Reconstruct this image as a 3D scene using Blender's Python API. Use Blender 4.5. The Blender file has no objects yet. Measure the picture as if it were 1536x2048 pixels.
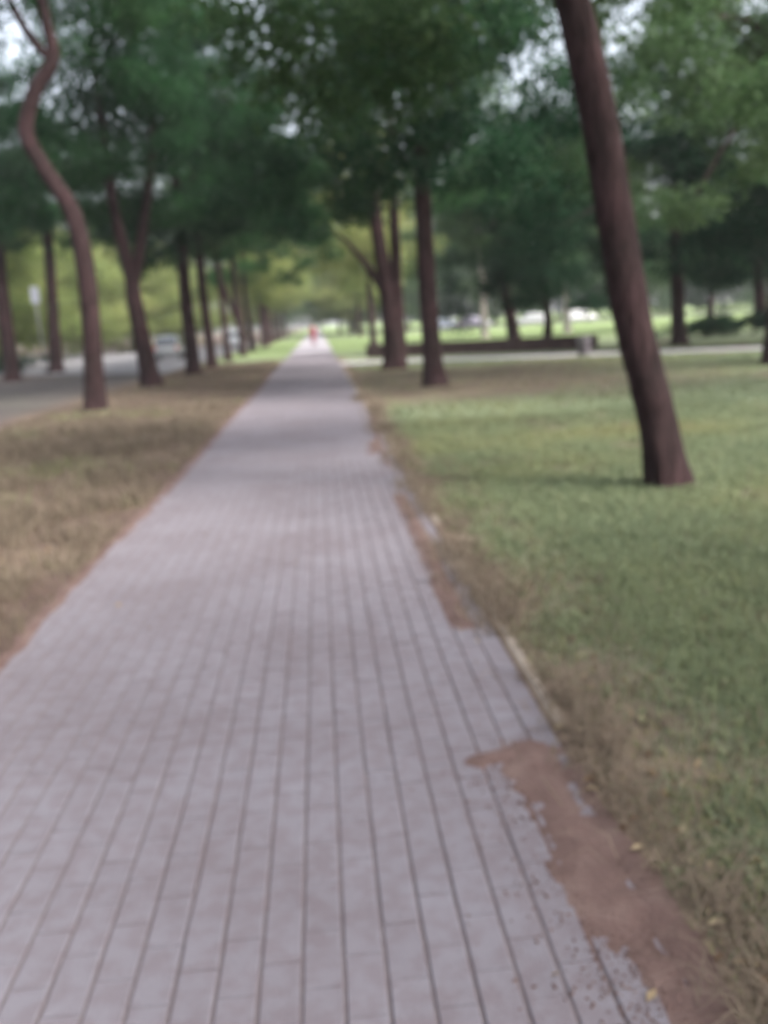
import bpy, math, random
import numpy as np
from mathutils import Matrix, Vector

# ------------------------------------------------------------------ camera, sky, sun, exposure
scene = bpy.context.scene
C = scene.collection
F, EYE, ROLL = 1774.0, 1.6, math.radians(3.5)
_y = np.array([(635 - 768) / F, (1024 - 650) / F, 1.0]); _y /= np.linalg.norm(_y)
_s, _c = -math.sin(ROLL), math.cos(ROLL)
_z = np.array([_s, _c, -(_s * _y[0] + _c * _y[1]) / _y[2]]); _z /= np.linalg.norm(_z)
_x = np.cross(_z, _y)
if _x[0] < 0: _x = -_x

cam = bpy.data.cameras.new('camera')
cam.sensor_fit = 'VERTICAL'; cam.sensor_height = 36.0; cam.sensor_width = 27.0
cam.lens = 36.0 * F / 2048.0
cam.clip_start = 0.05; cam.clip_end = 3000
cam.dof.use_dof = True
cam.dof.focus_distance = 0.7
cam.dof.aperture_fstop = 4.2
cam_ob = bpy.data.objects.new('camera', cam); C.objects.link(cam_ob)
M = Matrix(((_x[0], _x[1], -_x[2], 0), (_y[0], _y[1], -_y[2], 0), (_z[0], _z[1], -_z[2], EYE), (0, 0, 0, 1)))
cam_ob.matrix_world = M
scene.camera = cam_ob

SUN_EL, SUN_AZ = math.radians(48), math.radians(128)   # azimuth clockwise from +Y (the way the path runs)
world = bpy.data.worlds.new('World'); scene.world = world; world.use_nodes = True
wn = world.node_tree.nodes; wl = world.node_tree.links
sky = wn.new('ShaderNodeTexSky'); sky.sky_type = 'NISHITA'; sky.sun_disc = False
sky.sun_elevation = SUN_EL; sky.sun_rotation = SUN_AZ
sky.air_density = 1.0; sky.dust_density = 6.0; sky.ozone_density = 1.0
bg = wn['Background']; bg.inputs['Strength'].default_value = 0.15
hs = wn.new('ShaderNodeHueSaturation'); hs.inputs['Saturation'].default_value = 0.45     # thin high cloud takes most of the blue out
wl.new(sky.outputs['Color'], hs.inputs['Color']); wl.new(hs.outputs['Color'], bg.inputs['Color'])

sun = bpy.data.lights.new('sun', 'SUN'); sun.energy = 1.5; sun.angle = math.radians(12); sun.color = (1.0, 0.95, 0.88)
sun_ob = bpy.data.objects.new('sun', sun); C.objects.link(sun_ob)
sd = Vector((math.sin(SUN_AZ) * math.cos(SUN_EL), math.cos(SUN_AZ) * math.cos(SUN_EL), math.sin(SUN_EL)))
sun_ob.rotation_euler = sd.to_track_quat('Z', 'Y').to_euler()

scene.view_settings.view_transform = 'Standard'
scene.view_settings.look = 'None'
scene.view_settings.exposure = 1.9
scene.view_settings.gamma = 1.0
scene.view_settings.use_curve_mapping = False
scene.cycles.max_bounces = 8
scene.cycles.diffuse_bounces = 4
scene.cycles.transmission_bounces = 4
scene.cycles.use_denoising = True

# ------------------------------------------------------------------ helpers
def ray(px, py):
    d = np.array([(px - 768) / F, (1024 - py) / F, 1.0]); return np.array([d @ _x, d @ _y, d @ _z])
def G(px, py, h=0.0):
    d = ray(px, py); return d * ((h - EYE) / d[2]) + np.array([0, 0, EYE])
def at(px, py, Y):
    d = ray(px, py); return d * (Y / d[1]) + np.array([0, 0, EYE])

def tag(o, label=None, cat=None, group=None, kind=None):
    if label: o['label'] = label
    if cat: o['category'] = cat
    if group: o['group'] = group
    if kind: o['kind'] = kind
    return o
def empty(name, loc, rz=0.0):
    o = bpy.data.objects.new(name, None); C.objects.link(o)
    o.location = loc; o.rotation_euler = (0, 0, rz); o.empty_display_size = 0.3
    return o
def link(name, me, parent=None, loc=(0, 0, 0)):
    o = bpy.data.objects.new(name, me); C.objects.link(o); o.location = loc
    if parent is not None: o.parent = parent
    return o
def mesh(name, v, f, mat=None, smooth=False, tint=None):
    """v (n,3); f array (m,k) with one k, or list of lists"""
    me = bpy.data.meshes.new(name)
    v = np.asarray(v, dtype=np.float32)
    if isinstance(f, np.ndarray):
        m, k = f.shape
        me.vertices.add(len(v)); me.vertices.foreach_set('co', v.ravel())
        me.loops.add(m * k); me.loops.foreach_set('vertex_index', f.astype(np.int32).ravel())
        me.polygons.add(m); me.polygons.foreach_set('loop_start', np.arange(0, m * k, k, dtype=np.int32))
        me.polygons.foreach_set('loop_total', np.full(m, k, dtype=np.int32))
        me.update(calc_edges=True); me.validate()
    else:
        me.from_pydata([tuple(p) for p in v], [], f); me.update()
    if tint is not None:
        a = me.attributes.new('tint', 'FLOAT', 'FACE'); a.data.foreach_set('value', np.asarray(tint, dtype=np.float32))
    me.polygons.foreach_set('use_smooth', np.full(len(me.polygons), bool(smooth)))
    if mat: me.materials.append(mat)
    return me

def vnoise(x, y, seed=0):
    """smooth value noise on a lattice, 0..1"""
    x = np.asarray(x, dtype=float); y = np.asarray(y, dtype=float)
    xi = np.floor(x).astype(np.int64); yi = np.floor(y).astype(np.int64)
    fx = x - xi; fy = y - yi
    fx = fx * fx * (3 - 2 * fx); fy = fy * fy * (3 - 2 * fy)
    def h(a, b):
        n = (a * 374761393 + b * 668265263 + seed * 1442695041) & 0x7fffffff
        n = ((n ^ (n >> 13)) * 1274126177) & 0x7fffffff
        n = n ^ (n >> 16)
        return (n % 100003) / 100003.0
    a = h(xi, yi) * (1 - fx) + h(xi + 1, yi) * fx
    b = h(xi, yi + 1) * (1 - fx) + h(xi + 1, yi + 1) * fx
    return a * (1 - fy) + b * fy
def fbm(x, y, seed=0, o=4):
    t = 0; amp = 0.5; s = 0
    for k in range(o):
        t = t + amp * vnoise(np.asarray(x) * 2 ** k, np.asarray(y) * 2 ** k, seed + k * 17); s += amp; amp *= 0.5
    return t / s
def sstep(a, b, x):
    t = np.clip((np.asarray(x, dtype=float) - a) / (b - a), 0, 1); return t * t * (3 - 2 * t)

# ------------------------------------------------------------------ materials
def new_mat(name):
    m = bpy.data.materials.new(name); m.use_nodes = True
    n = m.node_tree.nodes; l = m.node_tree.links
    return m, n, l, n['Principled BSDF']
def ramp(n, stops):
    r = n.new('ShaderNodeValToRGB'); e = r.color_ramp.elements
    while len(e) > 1: e.remove(e[-1])
    e[0].position = stops[0][0]; e[0].color = (*stops[0][1], 1)
    for p, c in stops[1:]:
        k = e.new(p); k.color = (*c, 1)
    return r
def simple(name, stops, scale=20, rough=0.85, bump=0.0, bscale=None, metallic=0.0, detail=5, spec=0.3):
    m, n, l, b = new_mat(name)
    tc = n.new('ShaderNodeTexCoord'); no = n.new('ShaderNodeTexNoise')
    no.inputs['Scale'].default_value = scale; no.inputs['Detail'].default_value = detail
    l.new(tc.outputs['Object'], no.inputs['Vector'])
    r = ramp(n, stops); l.new(no.outputs['Fac'], r.inputs['Fac']); l.new(r.outputs['Color'], b.inputs['Base Color'])
    b.inputs['Roughness'].default_value = rough; b.inputs['Metallic'].default_value = metallic
    b.inputs['Specular IOR Level'].default_value = spec
    if bump:
        n2 = n.new('ShaderNodeTexNoise'); n2.inputs['Scale'].default_value = bscale or scale * 3; n2.inputs['Detail'].default_value = 6
        l.new(tc.outputs['Object'], n2.inputs['Vector'])
        bp = n.new('ShaderNodeBump'); bp.inputs['Strength'].default_value = bump; bp.inputs['Distance'].default_value = 0.02
        l.new(n2.outputs['Fac'], bp.inputs['Height']); l.new(bp.outputs['Normal'], b.inputs['Normal'])
    return m
def leaf_mat(name, stops, trans=0.4, by_object=0.35, rough=0.6):
    """leaf colour from a per-leaf tint, a little shift per tree"""
    m, n, l, b = new_mat(name)
    at_ = n.new('ShaderNodeAttribute'); at_.attribute_name = 'tint'
    oi = n.new('ShaderNodeObjectInfo')
    mx = n.new('ShaderNodeMix'); mx.data_type = 'FLOAT'; mx.inputs[0].default_value = by_object
    l.new(at_.outputs['Fac'], mx.inputs[2]); l.new(oi.outputs['Random'], mx.inputs[3])
    r = ramp(n, stops); l.new(mx.outputs[0], r.inputs['Fac'])
    l.new(r.outputs['Color'], b.inputs['Base Color'])
    b.inputs['Roughness'].default_value = rough; b.inputs['Specular IOR Level'].default_value = 0.12
    tr = n.new('ShaderNodeBsdfTranslucent'); l.new(r.outputs['Color'], tr.inputs['Color'])
    ms = n.new('ShaderNodeMixShader'); ms.inputs[0].default_value = trans
    l.new(b.outputs[0], ms.inputs[1]); l.new(tr.outputs[0], ms.inputs[2])
    l.new(ms.outputs[0], n['Material Output'].inputs['Surface'])
    return m
def bark_mat(name, c0, c1, c2):
    m, n, l, b = new_mat(name)
    tc = n.new('ShaderNodeTexCoord'); mp = n.new('ShaderNodeMapping'); mp.inputs['Scale'].default_value = (9, 9, 1.6)
    l.new(tc.outputs['Object'], mp.inputs['Vector'])
    no = n.new('ShaderNodeTexNoise'); no.inputs['Scale'].default_value = 2.2; no.inputs['Detail'].default_value = 8; no.inputs['Roughness'].default_value = 0.65
    l.new(mp.outputs[0], no.inputs['Vector'])
    n3 = n.new('ShaderNodeTexNoise'); n3.inputs['Scale'].default_value = 1.3; l.new(tc.outputs['Object'], n3.inputs['Vector'])
    r = ramp(n, [(0.3, c0), (0.52, c1), (0.72, c2)])
    l.new(no.outputs['Fac'], r.inputs['Fac'])
    r2 = ramp(n, [(0.35, (0.75, 0.8, 0.75)), (0.65, (1.15, 1.05, 1.05))]); l.new(n3.outputs['Fac'], r2.inputs['Fac'])
    mu = n.new('ShaderNodeMix'); mu.data_type = 'RGBA'; mu.blend_type = 'MULTIPLY'; mu.inputs[0].default_value = 1
    l.new(r.outputs[0], mu.inputs[6]); l.new(r2.outputs[0], mu.inputs[7])
    l.new(mu.outputs[2], b.inputs['Base Color'])
    b.inputs['Roughness'].default_value = 0.95; b.inputs['Specular IOR Level'].default_value = 0.15
    bp = n.new('ShaderNodeBump'); bp.inputs['Strength'].default_value = 1.0; bp.inputs['Distance'].default_value = 0.08
    l.new(no.outputs['Fac'], bp.inputs['Height']); l.new(bp.outputs['Normal'], b.inputs['Normal'])
    return m

MAT = {}
MAT['bark'] = bark_mat('bark', (0.0122, 0.0068, 0.0075), (0.0354, 0.0211, 0.0231), (0.0666, 0.0408, 0.0435))
MAT['bark_pale'] = bark_mat('bark_pale', (0.22, 0.19, 0.18), (0.42, 0.38, 0.37), (0.55, 0.50, 0.49))
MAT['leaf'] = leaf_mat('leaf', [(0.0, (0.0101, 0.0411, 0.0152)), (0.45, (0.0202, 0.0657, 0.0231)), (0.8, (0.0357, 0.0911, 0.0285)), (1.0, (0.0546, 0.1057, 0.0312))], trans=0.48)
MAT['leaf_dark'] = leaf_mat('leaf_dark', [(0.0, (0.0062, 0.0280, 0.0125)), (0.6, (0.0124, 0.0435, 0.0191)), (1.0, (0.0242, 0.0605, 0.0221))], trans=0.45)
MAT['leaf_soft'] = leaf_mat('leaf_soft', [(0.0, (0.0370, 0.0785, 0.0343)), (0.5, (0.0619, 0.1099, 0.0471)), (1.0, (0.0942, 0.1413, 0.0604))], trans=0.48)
MAT['leaf_sunlit'] = leaf_mat('leaf_sunlit', [(0.0, (0.1250, 0.1750, 0.0562)), (0.5, (0.2063, 0.2438, 0.0875)), (1.0, (0.3125, 0.3187, 0.1313))], trans=0.5)  # sunlight on the far crowns is put into this bright yellow-green leaf colour
MAT['grass'] = leaf_mat('grass', [(0.0, (0.125, 0.160, 0.100)), (0.35, (0.172, 0.205, 0.118)), (0.6, (0.215, 0.222, 0.105)), (0.74, (0.145, 0.120, 0.090)), (1.0, (0.205, 0.160, 0.125))], trans=0.3, by_object=0.0)
MAT['litter'] = leaf_mat('litter', [(0.0, (0.0585, 0.0325, 0.0195)), (0.4, (0.1300, 0.0780, 0.0455)), (0.75, (0.2210, 0.1625, 0.0975)), (1.0, (0.3250, 0.2730, 0.1820))], trans=0.15, by_object=0.0)

def paver_mat(name, use_object):
    m, n, l, b = new_mat(name)
    tc = n.new('ShaderNodeTexCoord'); geo = n.new('ShaderNodeNewGeometry')
    if use_object:
        src = n.new('ShaderNodeObjectInfo').outputs['Random']
    else:
        a = n.new('ShaderNodeAttribute'); a.attribute_name = 'tint'; src = a.outputs['Fac']
    r = ramp(n, [(0.0, (0.1412, 0.1318, 0.1505)), (0.5, (0.1443, 0.1350, 0.1538)), (1.0, (0.1481, 0.1389, 0.1585))])
    l.new(src, r.inputs['Fac'])
    # fine aggregate and broad grime, in world coordinates
    n1 = n.new('ShaderNodeTexNoise'); n1.inputs['Scale'].default_value = 260; n1.inputs['Detail'].default_value = 3
    n2 = n.new('ShaderNodeTexNoise'); n2.inputs['Scale'].default_value = 1.3; n2.inputs['Detail'].default_value = 5
    n4 = n.new('ShaderNodeTexNoise'); n4.inputs['Scale'].default_value = 14; n4.inputs['Detail'].default_value = 6
    for q in (n1, n2, n4): l.new(geo.outputs['Position'], q.inputs['Vector'])
    r1 = ramp(n, [(0.3, (0.80, 0.80, 0.80)), (0.7, (1.12, 1.12, 1.12))]); l.new(n1.outputs['Fac'], r1.inputs['Fac'])
    r2 = ramp(n, [(0.35, (0.90, 0.86, 0.86)), (0.6, (1.05, 1.05, 1.06))]); l.new(n2.outputs['Fac'], r2.inputs['Fac'])
    r4 = ramp(n, [(0.40, (0.92, 0.87, 0.86)), (0.58, (1.03, 1.03, 1.03))]); l.new(n4.outputs['Fac'], r4.inputs['Fac'])
    cur = r.outputs[0]
    for q in (r1, r2, r4):
        mu = n.new('ShaderNodeMix'); mu.data_type = 'RGBA'; mu.blend_type = 'MULTIPLY'; mu.inputs[0].default_value = 1
        l.new(cur, mu.inputs[6]); l.new(q.outputs[0], mu.inputs[7]); cur = mu.outputs[2]
    l.new(cur, b.inputs['Base Color'])
    b.inputs['Roughness'].default_value = 0.82; b.inputs['Specular IOR Level'].default_value = 0.3
    bp = n.new('ShaderNodeBump'); bp.inputs['Strength'].default_value = 0.35; bp.inputs['Distance'].default_value = 0.003
    l.new(n1.outputs['Fac'], bp.inputs['Height']); l.new(bp.outputs['Normal'], b.inputs['Normal'])
    return m
MAT['paver'] = paver_mat('paver', True)
MAT['paver_far'] = paver_mat('paver_far', False)
MAT['joint'] = simple('joint', [(0.3, (0.088, 0.070, 0.074)), (0.7, (0.125, 0.102, 0.106))], 30, 0.95)
MAT['kerb'] = simple('kerb', [(0.3, (0.1800, 0.1500, 0.1275)), (0.7, (0.2850, 0.2475, 0.2100))], 9, 0.9, 0.3, 60)
MAT['asphalt'] = simple('asphalt', [(0.3, (0.11, 0.108, 0.116)), (0.7, (0.16, 0.156, 0.166))], 3, 0.9, 0.2, 80)
MAT['paving'] = simple('paving', [(0.3, (0.27, 0.25, 0.275)), (0.7, (0.35, 0.33, 0.36))], 2, 0.9, 0.2, 80)
MAT['dirt'] = simple('dirt', [(0.25, (0.0744, 0.0465, 0.0409)), (0.5, (0.1023, 0.0651, 0.0583)), (0.75, (0.1426, 0.0992, 0.0868))], 6, 0.95, 0.6, 70, detail=8)

# ------------------------------------------------------------------ ground sheet
PX0, PX1 = -1.76, 0.80           # edges of the paved path
rng = np.random.default_rng(7)
def spaced(a, b, n, p): return a + (b - a) * np.linspace(0, 1, n) ** p
xs = np.unique(np.concatenate([-spaced(16, 900, 26, 2.6), np.arange(-16, -1.9, 0.22), [-1.86, -1.80, -1.76], np.linspace(-1.70, 0.74, 6), [0.80, 0.86, 0.92],
                               np.arange(1.05, 16, 0.16), spaced(16, 900, 30, 2.6)]))
ys = np.unique(np.concatenate([-spaced(2, 300, 12, 2.4), np.arange(-2, 26, 0.16), np.arange(26, 60, 0.5), spaced(60, 1500, 40, 2.4)]))
XX, YY = np.meshgrid(xs, ys)
def ground_z(x, y):
    x = np.asarray(x, dtype=float); y = np.asarray(y, dtype=float)
    z = 0.05 * (fbm(x * 0.25, y * 0.25, 3) - 0.35) + 0.022 * (fbm(x * 1.6, y * 1.6, 5) - 0.5)
    near = np.minimum(np.abs(x - PX0), np.abs(x - PX1))
    k = sstep(0.0, 0.9, near)
    z = z * k + 0.004 * (1 - k) * 0
    flat = ((x < -5.6) & (y > 34)) | (y > 42) | (y < -20)
    z = np.where(flat, z * 0.15 - 0.006, z)
    inside = (x > PX0 + 0.01) & (x < PX1 - 0.01)
    z = np.where(inside, -0.05, z)
    cross = cross_mask(x, y)
    z = z * (1 - cross) - 0.012 * cross
    return z
CR = [G(690, 738)[:2], G(690, 719)[:2], G(1225, 701)[:2], G(1225, 717)[:2]]   # side path corners as seen
def cross_mid(x): return 37.0 - 0.62 * (x - 0.8)
def cross_mask(x, y):
    x = np.asarray(x, dtype=float); d = np.abs(np.asarray(y, dtype=float) - cross_mid(x))
    return np.where(x > PX1, 1 - sstep(1.3, 2.0, d), 0.0)
ZZ = ground_z(XX, YY)

SOIL = np.array([0.070, 0.047, 0.041]); SOIL2 = np.array([0.102, 0.073, 0.062]); STRAW = np.array([0.150, 0.116, 0.086])
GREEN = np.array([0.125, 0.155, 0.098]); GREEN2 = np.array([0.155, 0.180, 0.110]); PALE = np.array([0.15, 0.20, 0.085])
TRAIL = np.array([G(880, 915)[:2], G(960, 1000)[:2], G(1060, 1085)[:2], G(1180, 1240)[:2], G(1330, 1400)[:2], G(1490, 1550)[:2], G(1640, 1700)[:2]])
def trail_dist(x, y):
    d = np.full(np.shape(x), 99.0)
    for p, q in zip(TRAIL[:-1], TRAIL[1:]):
        e = q - p; t = np.clip(((x - p[0]) * e[0] + (y - p[1]) * e[1]) / (e @ e), 0, 1)
        d = np.minimum(d, np.hypot(x - p[0] - t * e[0], y - p[1] - t * e[1]))
    return d
def green_amount(x, y):
    """0 bare soil, 1 full turf"""
    x = np.asarray(x, dtype=float); y = np.asarray(y, dtype=float)
    n = fbm(x * 0.55, y * 0.55, 11); n2 = fbm(x * 1.7, y * 1.7, 23)
    right = sstep(0.90, 1.35, x + 0.7 * (n2 - 0.5)) * sstep(0.28, 0.41, 0.45 * n + 0.55 * n2)
    bare = sstep(15.5, 18.5, y + 3 * (n - 0.5)) * (1 - sstep(27, 31, y + 3 * (n - 0.5))) * (1 - sstep(5, 12, x))
    right = right * (1 - 0.85 * bare)
    right = right * (1 - 0.5 * (1 - sstep(0.02, 0.26, trail_dist(x, y) + 0.35 * (n2 - 0.5))))
    left = 0.14 * sstep(0.50, 0.68, 0.5 * n + 0.5 * n2)
    g = np.where(x > 0, right, left)
    g = np.where((y > 40) & (x > -6), np.maximum(g, sstep(40, 48, y)), g)
    return g
def ground_col(x, y):
    x = np.asarray(x, dtype=float); y = np.asarray(y, dtype=float)
    n = fbm(x * 2.1, y * 2.1, 31)[..., None]; m = fbm(x * 0.4, y * 0.4, 41)[..., None]
    soil = SOIL * (1 - n) + SOIL2 * n
    st = sstep(0.48, 0.66, fbm(x * 0.9, y * 0.9, 51))[..., None]
    soil = soil * (1 - 0.45 * st) + STRAW * 0.45 * st
    # trodden verge beside the kerb
    ver = (sstep(0.72, 0.85, x) * (1 - sstep(0.95, 1.3, x)))[..., None]
    soil = soil * (1 - 0.45 * ver) + STRAW * 0.45 * ver
    dim = (sstep(6.0, 7.5, -x) * (1 - sstep(38, 48, y)))[..., None]
    soil = soil * (1 - dim) + np.array([.075, .066, .064]) * dim
    gr = GREEN * (1 - m) + GREEN2 * m
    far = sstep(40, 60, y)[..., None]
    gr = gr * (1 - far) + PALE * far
    g = green_amount(x, y)[..., None]
    return soil * (1 - g) + gr * g
nx, ny = len(xs), len(ys)
V = np.stack([XX, YY, ZZ], -1).reshape(-1, 3)
ii = (np.arange(ny - 1)[:, None] * nx + np.arange(nx - 1)[None]).ravel()
gm, gn, gl, gb = new_mat('ground')
me = mesh('ground', V, np.stack([ii, ii + 1, ii + 1 + nx, ii + nx], 1), gm, smooth=True)
col = np.ones((len(V), 4), dtype=np.float32); col[:, :3] = ground_col(V[:, 0], V[:, 1])
ca = me.color_attributes.new('soil', 'FLOAT_COLOR', 'POINT'); ca.data.foreach_set('color', col.ravel())
va = gn.new('ShaderNodeVertexColor'); va.layer_name = 'soil'
gg = gn.new('ShaderNodeNewGeometry')
q1 = gn.new('ShaderNodeTexNoise'); q1.inputs['Scale'].default_value = 9; q1.inputs['Detail'].default_value = 9; q1.inputs['Roughness'].default_value = 0.65
gl.new(gg.outputs['Position'], q1.inputs['Vector'])
qr = ramp(gn, [(0.28, (0.62, 0.62, 0.62)), (0.5, (1, 1, 1)), (0.72, (1.38, 1.34, 1.26))]); gl.new(q1.outputs['Fac'], qr.inputs['Fac'])
qm = gn.new('ShaderNodeMix'); qm.data_type = 'RGBA'; qm.blend_type = 'MULTIPLY'; qm.inputs[0].default_value = 1
gl.new(va.outputs['Color'], qm.inputs[6]); gl.new(qr.outputs[0], qm.inputs[7]); gl.new(qm.outputs[2], gb.inputs['Base Color'])
gb.inputs['Roughness'].default_value = 0.97; gb.inputs['Specular IOR Level'].default_value = 0.1
qb = gn.new('ShaderNodeBump'); qb.inputs['Strength'].default_value = 0.6; qb.inputs['Distance'].default_value = 0.03
gl.new(q1.outputs['Fac'], qb.inputs['Height']); gl.new(qb.outputs['Normal'], gb.inputs['Normal'])
tag(link('ground', me), kind='structure')

def sheet(name, poly, z, mat, nsub=1):
    me = mesh(name, [(x, y, z) for x, y in poly], [list(range(len(poly)))], mat)
    return tag(link(name, me), kind='structure')
# road beside the left tree row, and the side path that meets the main path on the right
def strip(name, left, right, z, mat):
    n = len(left); v = [(x, y, z) for x, y in left] + [(x, y, z) for x, y in right]
    f = [[k, n + k, n + k + 1, k + 1] for k in range(n - 1)]
    return tag(link(name, mesh(name, v, f, mat)), kind='structure')
xl = np.arange(-70, -6.2, 1.2)
strip('road', [(x, 100.0) for x in xl], [(x, 37.6 - 0.92 * (x + 6) * (1 if x > -30 else 0) + (22 if x <= -30 else 0) + 0.5 * (fbm(x * .7, 1.0, 9) - .5)) for x in xl], 0.010, MAT['asphalt'])
xx = np.arange(PX1 + 0.02, 40, 0.8)
strip('side_path', [(x, cross_mid(x) + 1.1 + 0.15 * (fbm(x, 2.0, 5) - .5)) for x in xx], [(x, cross_mid(x) - 1.2 + 0.3 * (fbm(x, 7.0, 8) - .5)) for x in xx], 0.006, MAT['paving'])
xf = np.arange(-90, 140, 6.0)
strip('street', [(x, 118.5) for x in xf], [(x, 110.5) for x in xf], 0.012, MAT['asphalt'])

# ------------------------------------------------------------------ paved path: bed, pavers, edging
path = tag(empty('path', (0, 0, 0)), kind='structure')
bed_y = [1.0, 60.0]
link('bed', mesh('bed', [(PX0 - .02, -4, -0.006), (PX1 + .02, -4, -0.006), (PX1 + .02, 56, -0.006), (PX0 - .02, 56, -0.006)], [[0, 1, 2, 3]], MAT['joint']), path)
ROW = (PX1 - PX0) / 24.0; PLEN = 0.212; GAP = 0.007; GAPY = 0.0015
def paver_geo(w, l):
    a, b = w / 2, l / 2; c, e = 0.0045, 0.0012      # wide chamfer along the joints that run with the path, butted ends
    v = [(-a, -b, -.06), (a, -b, -.06), (a, b, -.06), (-a, b, -.06), (-a, -b, -c), (a, -b, -c), (a, b, -c), (-a, b, -c),
         (-a + c, -b + e, 0), (a - c, -b + e, 0), (a - c, b - e, 0), (-a + c, b - e, 0)]
    f = []
    for k in range(4):
        m_ = (k + 1) % 4
        f += [[k, m_, 4 + m_, 4 + k], [4 + k, 4 + m_, 8 + m_, 8 + k]]
    f.append([8, 9, 10, 11])
    return np.array(v), np.array(f)
pv, pf = paver_geo(ROW - GAP, PLEN - GAPY)
cells = []
for r in range(24):
    x = PX0 + (r + 0.5) * ROW
    k0 = int(-1.0 / PLEN); k1 = int(55.5 / PLEN)
    for k in range(k0, k1):
        cells.append((x, (k + (0.5 if r % 2 else 0.0)) * PLEN))
cells = np.array(cells)
dist = np.hypot(cells[:, 0], cells[:, 1])
# those inside the view, largest first
vis = np.zeros(len(cells), dtype=bool)
Pc = np.c_[cells, np.zeros(len(cells))] - np.array([0, 0, EYE])
cx_ = Pc @ np.array([_x[0], _y[0], _z[0]]); cy_ = Pc @ np.array([_x[1], _y[1], _z[1]]); cz_ = Pc @ np.array([_x[2], _y[2], _z[2]])
uu = 768 + F * cx_ / np.maximum(cz_, .01); vv = 1024 - F * cy_ / np.maximum(cz_, .01)
vis = (cz_ > 0.3) & (uu > -10) & (uu < 1546) & (vv > 0) & (vv < 2060)
order = np.argsort(np.where(vis, dist, 1e9))
single = set(order[:300].tolist())
jz = rng.normal(0, 0.0012, len(cells)); jr = rng.normal(0, 0.006, len(cells)); jt = rng.normal(0, 0.0025, (len(cells), 2)); tn = rng.random(len(cells))
pme = mesh('paver', pv, pf, MAT['paver'])
rest_v, rest_t = [], []
for k, (x, y) in enumerate(cells):
    if k in single:
        o = link('paver', pme, path, (x, y, jz[k])); o.rotation_euler = (jt[k, 0], jt[k, 1], jr[k])
rest = np.array([k for k in range(len(cells)) if k not in single])
c, s = np.cos(jr[rest]), np.sin(jr[rest])
Q = np.repeat(pv[None], len(rest), 0)
W = Q.copy()
W[..., 0] = Q[..., 0] * c[:, None] - Q[..., 1] * s[:, None] + cells[rest, 0][:, None]
W[..., 1] = Q[..., 0] * s[:, None] + Q[..., 1] * c[:, None] + cells[rest, 1][:, None]
W[..., 2] = Q[..., 2] + jz[rest][:, None] + Q[..., 0] * jt[rest, 1][:, None] - Q[..., 1] * jt[rest, 0][:, None]
FF = (pf[None] + (np.arange(len(rest)) * 12)[:, None, None]).reshape(-1, 4)
pr = link('pavers_beyond', mesh('pavers_beyond', W.reshape(-1, 3), FF, MAT['paver_far'], tint=np.repeat(tn[rest], 9)), path)
tag(pr, kind='stuff')
# beyond the point where pavers can be told apart
link('far_paving', mesh('far_paving', [(PX0, 55.4, 0.003), (PX1, 55.4, 0.003), (PX1, 400, 0.003), (PX0, 400, 0.003)], [[0, 1, 2, 3]], MAT['paving']), path)
# narrow concrete edging, one stone per metre
def box_geo(w, l, h, c=0.008):
    a, b = w / 2, l / 2
    v = [(-a, -b, -h), (a, -b, -h), (a, b, -h), (-a, b, -h), (-a, -b, -c), (a, -b, -c), (a, b, -c), (-a, b, -c),
         (-a + c, -b + c, 0), (a - c, -b + c, 0), (a - c, b - c, 0), (-a + c, b - c, 0)]
    f = []
    for k in range(4):
        m_ = (k + 1) % 4
        f += [[k, m_, 4 + m_, 4 + k], [4 + k, 4 + m_, 8 + m_, 8 + k]]
    f += [[8, 9, 10, 11], [3, 2, 1, 0]]
    return np.array(v), np.array(f)
kv, kf = box_geo(0.055, 0.985, 0.15)
kme = mesh('edging_stone', kv, kf, MAT['kerb'])
R_ = random.Random(3)
for k in range(35):
    for xside in (PX1 + 0.042, PX0 - 0.042):
        if xside < 0 and k % 1: continue
        o = link('edging_stone', kme, path, (xside + R_.uniform(-.006, .006), 0.7 + k, ((0.003 if k > 2 else -0.012) if xside > 0 else -0.014) + R_.uniform(-.006, .006)))
        o.rotation_euler = (R_.uniform(-.006, .006), R_.uniform(-.03, .03), R_.uniform(-.006, .006))

# reddish soil washed over the right side of the path
def soil_patch(pts, rad, hmax, seed, name='washed_soil', label=None):
    """a low irregular mound of soil along a line of points (x, y)"""
    pts = np.array(pts); lo = pts.min(0) - rad - .1; hi = pts.max(0) + rad + .1
    st = 0.014
    gx = np.arange(lo[0], hi[0], st); gy = np.arange(lo[1], hi[1], st * 1.3)
    A, B = np.meshgrid(gx, gy)
    d = np.full(A.shape, 9.0)
    for p, q in zip(pts[:-1], pts[1:]):
        e = q - p; t = np.clip(((A - p[0]) * e[0] + (B - p[1]) * e[1]) / (e @ e), 0, 1)
        d = np.minimum(d, np.hypot(A - p[0] - t * e[0], B - p[1] - t * e[1]))
    prof = 1 - d / rad + 0.9 * (fbm(A * 3.5, B * 3.5, seed) - 0.5) + 0.5 * (fbm(A * 16, B * 16, seed + 5, 5) - 0.5)
    z = -0.004 + hmax * np.clip(prof, -1, 1.0) + 0.005 * (fbm(A * 30, B * 30, seed + 9) - 0.5)
    n_ = len(gx); k = (np.arange(len(gy) - 1)[:, None] * n_ + np.arange(n_ - 1)[None]).ravel()
    f = np.stack([k, k + 1, k + 1 + n_, k + n_], 1)
    zf = z.ravel()[f].max(1); f = f[zf > -0.008]
    return tag(link(name, mesh(name, np.stack([A, B, z], -1).reshape(-1, 3), f, MAT['dirt'], smooth=True)), label, None, None, 'stuff')
def gp(*l): return [G(a, b)[:2] for a, b in l]
soil_patch(gp((1060, 1510), (1110, 1600), (1180, 1740), (1250, 1850)), 0.165, 0.014, 3)
soil_patch(gp((1250, 1850), (1340, 1960), (1400, 2060)), 0.10, 0.008, 6)
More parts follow.
